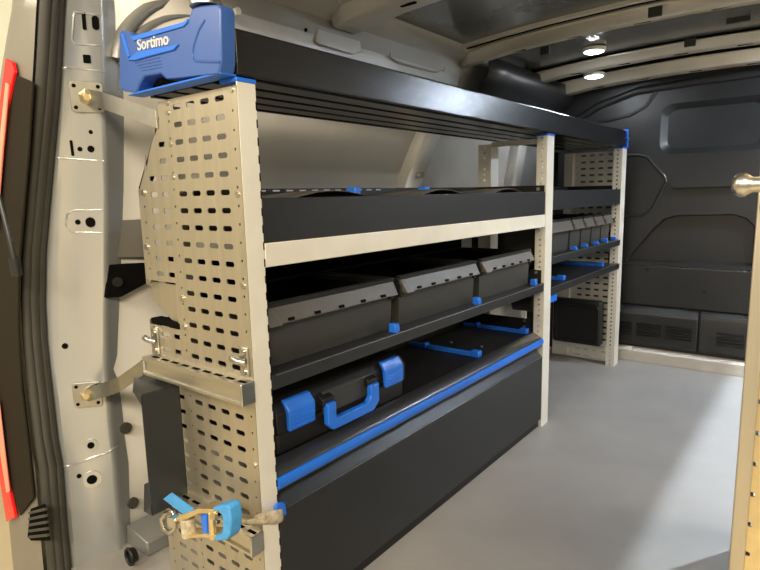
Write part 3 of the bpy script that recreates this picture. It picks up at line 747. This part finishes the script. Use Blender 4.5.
# handle: flat U bar
def handle():
    o = [(hy0, .490), (hy0, .436), (hy0 + .018, .419), (hy1 - .026, .419), (hy1, .440), (hy1, .490), (hy1 - .034, .490), (hy1 - .034, .460), (hy1 - .046, .447), (hy0 + .040, .447), (hy0 + .030, .450), (hy0 + .030, .490)]
    return pr('handle', 'blue', [(hx - .012, y, z) for y, z in o], (.018, 0, 0), bev=.004, seg=3)
h_ = handle()
for ya in (hy0 - .006, hy1 - .034):
    o = pr('handle_mount', 'black', [(xf, ya, .482), (hx - .004, ya, .482), (hx - .004, ya, .500), (xf, ya, .512)], (0, .040, 0), bev=.003)

# ------------------------------------------------------------------ ratchet strap round the lower rail
rs = thing('ratchet_strap', 'ratchet strap with blue lever and worn beige webbing on the lower rail', 'strap')
yr = -.075
def rp(px, py, y=yr): return at(px, py, 'y', y)
# blue tail
a, b, c_, d = rp(163, 499), rp(171, 493), rp(194, 510), rp(184, 515)
MB().prism([a, b, c_, d], (0, .003, 0)).build('webbing_tail', 'webblue', rs)
# end fitting
MB().tube([rp(162, 519), rp(166, 513), rp(173, 512), rp(176, 518), rp(175, 528), rp(170, 533), rp(163, 529)], .006, 8, True).build('shackle', 'zinc', rs, smooth=60)
disc('shackle_pin', 'zinc', rs, rp(175, 520, yr - .01), (.3, -1, 0), .012, .012)
# body side plates
for p4 in (((176, 517), (200, 508), (217, 510), (216, 514), (200, 513.5), (178, 523)), ((183, 535), (184, 539.5), (205, 537.5), (224, 541), (222, 536.5), (205, 534))):
    MB().prism([rp(*q, y=yr - .012) for q in p4], (0, .035, 0)).build('side_plate', 'brass_tint', rs, .0015)
MB().tube([rp(187.5, 518), rp(189.5, 536)], .016, 14).build('webbing_spool', 'web', rs, .002, 40)
box_ = MB().prism([rp(*q, y=yr - .008) for q in ((200, 515), (206, 514.5), (207, 535), (203, 535.5))], (0, .02, 0)).build('release_tab', 'blue', rs, .002)
MB().tube([rp(212, 512, yr - .006), rp(213, 538, yr - .006)], .008, 10).build('axle', 'brass_tint', rs, smooth=50)
MB().prism([rp(*q, y=yr - .002) for q in ((206, 523), (216, 521), (217, 525), (207, 527))], (0, .01, 0)).build('pawl', 'zinc', rs, .001)
disc('pivot', 'brass_tint', rs, rp(214, 516, yr - .014), (0, -1, .2), .008, .004)
MB().prism([rp(*q, y=yr - .024) for q in ((212, 508), (218, 506), (226, 505), (229.5, 508), (231, 520), (230, 534), (227, 540), (219, 541.5), (213, 539), (214.5, 536), (221, 534), (222.5, 528), (222, 516), (219, 512), (213, 511))], (0, .028, 0)).build('ratchet_lever', 'webblue', rs, .005, seg=3)
# webbing twisting to the post and round it
W = [(230, 516, -.050, 5.5), (238, 518, -.034, 5), (247, 521.5, -.020, 2.6), (256, 520, -.014, 4.2), (262, 518.5, -.008, 5.5)]
rows = [[rp(px, py - h, y), rp(px, py - h * .3, y - .006), rp(px, py + h * .4, y - .004), rp(px, py + h, y)] for px, py, y, h in W]
for px, py, x, h in ((268, 517.5, .010, 6.5), (275, 517, .013, 7), (281, 515.5, .013, 6.5), (283, 514, .006, 5.5)):
    rows.append([at(px, py - h, 'x', x), at(px, py - h * .3, 'x', x + .004), at(px, py + h * .4, 'x', x + .002), at(px, py + h, 'x', x)])
MB().strip(rows).build('webbing', 'web', rs, 0, 60, .004)
MB().prism([at(px, py, 'x', .004) for px, py in ((273, 506), (276, 502.5), (282, 501), (284, 504), (284.5, 513), (282, 515), (273, 516))], (.008, 0, 0)).build('edge_protector', 'blue', rs, .003)
reloc(rs, rp(200, 540))

# ------------------------------------------------------------------ right-hand rack (only its end shows)
rr = thing('shelving_rack', 'aluminium rack on the side door side with steel rod on its end', 'shelving')
XR = .832
m1 = perf([(-a[1], -a[0]) for a in CX], KD, 1.1734, PITCH, 33, lambda z: -1.)
m1.v = [(x + XR, y, z) for x, y, z in m1.v]
m1.build('end_panel', 'brass_tint', rr)  # yellow tint stands in for warm light reflected by the aluminium panel
box('post', 'alu', rr, XR - .001, XR + .014, -.004, .045, 0, H, .002)
box('post', 'cream', rr, XR, XR + .05, 1.085, 1.13, 0, H, .001); box('post', 'alu', rr, XR + .33, XR + .376, 1.085, 1.13, 0, H, .001)
for z in (.1, .45, .8, 1.15):
    box('shelf', 'anthra', rr, XR + .004, XR + .37, .045, 1.085, z - .03, z)
rod = at(737, 185, 'y', -.04)
o = MB().tube([rod + Vector((x, 0, 0)) for x in (-.004, -.002, .002, .007, .011, .014, .03, .22)], [.006, .0095, .012, .012, .009, .0075, .0075, .0075], 14).build('steel_rod', 'zinc', rr, smooth=50)
box('rod_bracket', 'zinc', rr, rod.x + .10, rod.x + .13, -.055, 0, rod.z - .02, rod.z + .02)
reloc(rr, (XR + .18, .56, 0))

# ------------------------------------------------------------------ ceiling LED lights of the van
def led(px, py, z, lab):
    c = at(px, py, 'z', z)
    t = thing('ceiling_light', lab, 'light', c)
    MB().tube([(0, 0, .012), (0, 0, 0), (0, 0, -.004)], [.052, .052, .046], 20).build('housing', 'white', t, smooth=30)
    MB().tube([(0, 0, -.004), (0, 0, -.007)], [.040, .036], 20).build('led_disc', 'led', t, smooth=30)
    return c
led(594, 51, 1.606, 'round white led light on the dark roof skin')
led(594, 76, 1.560, 'round white led light under the front roof bow')
t3 = thing('ceiling_light', 'white led strip light over the side door side of the bulkhead', 'light', (1.0, 2.44, 1.575))
MB().box(-.14, .14, -.03, .03, -.004, .03).build('housing', 'white', t3, .003)
MB().box(-.06, .06, -.018, .018, -.012, -.004).build('led_bar', 'led_strip', t3)
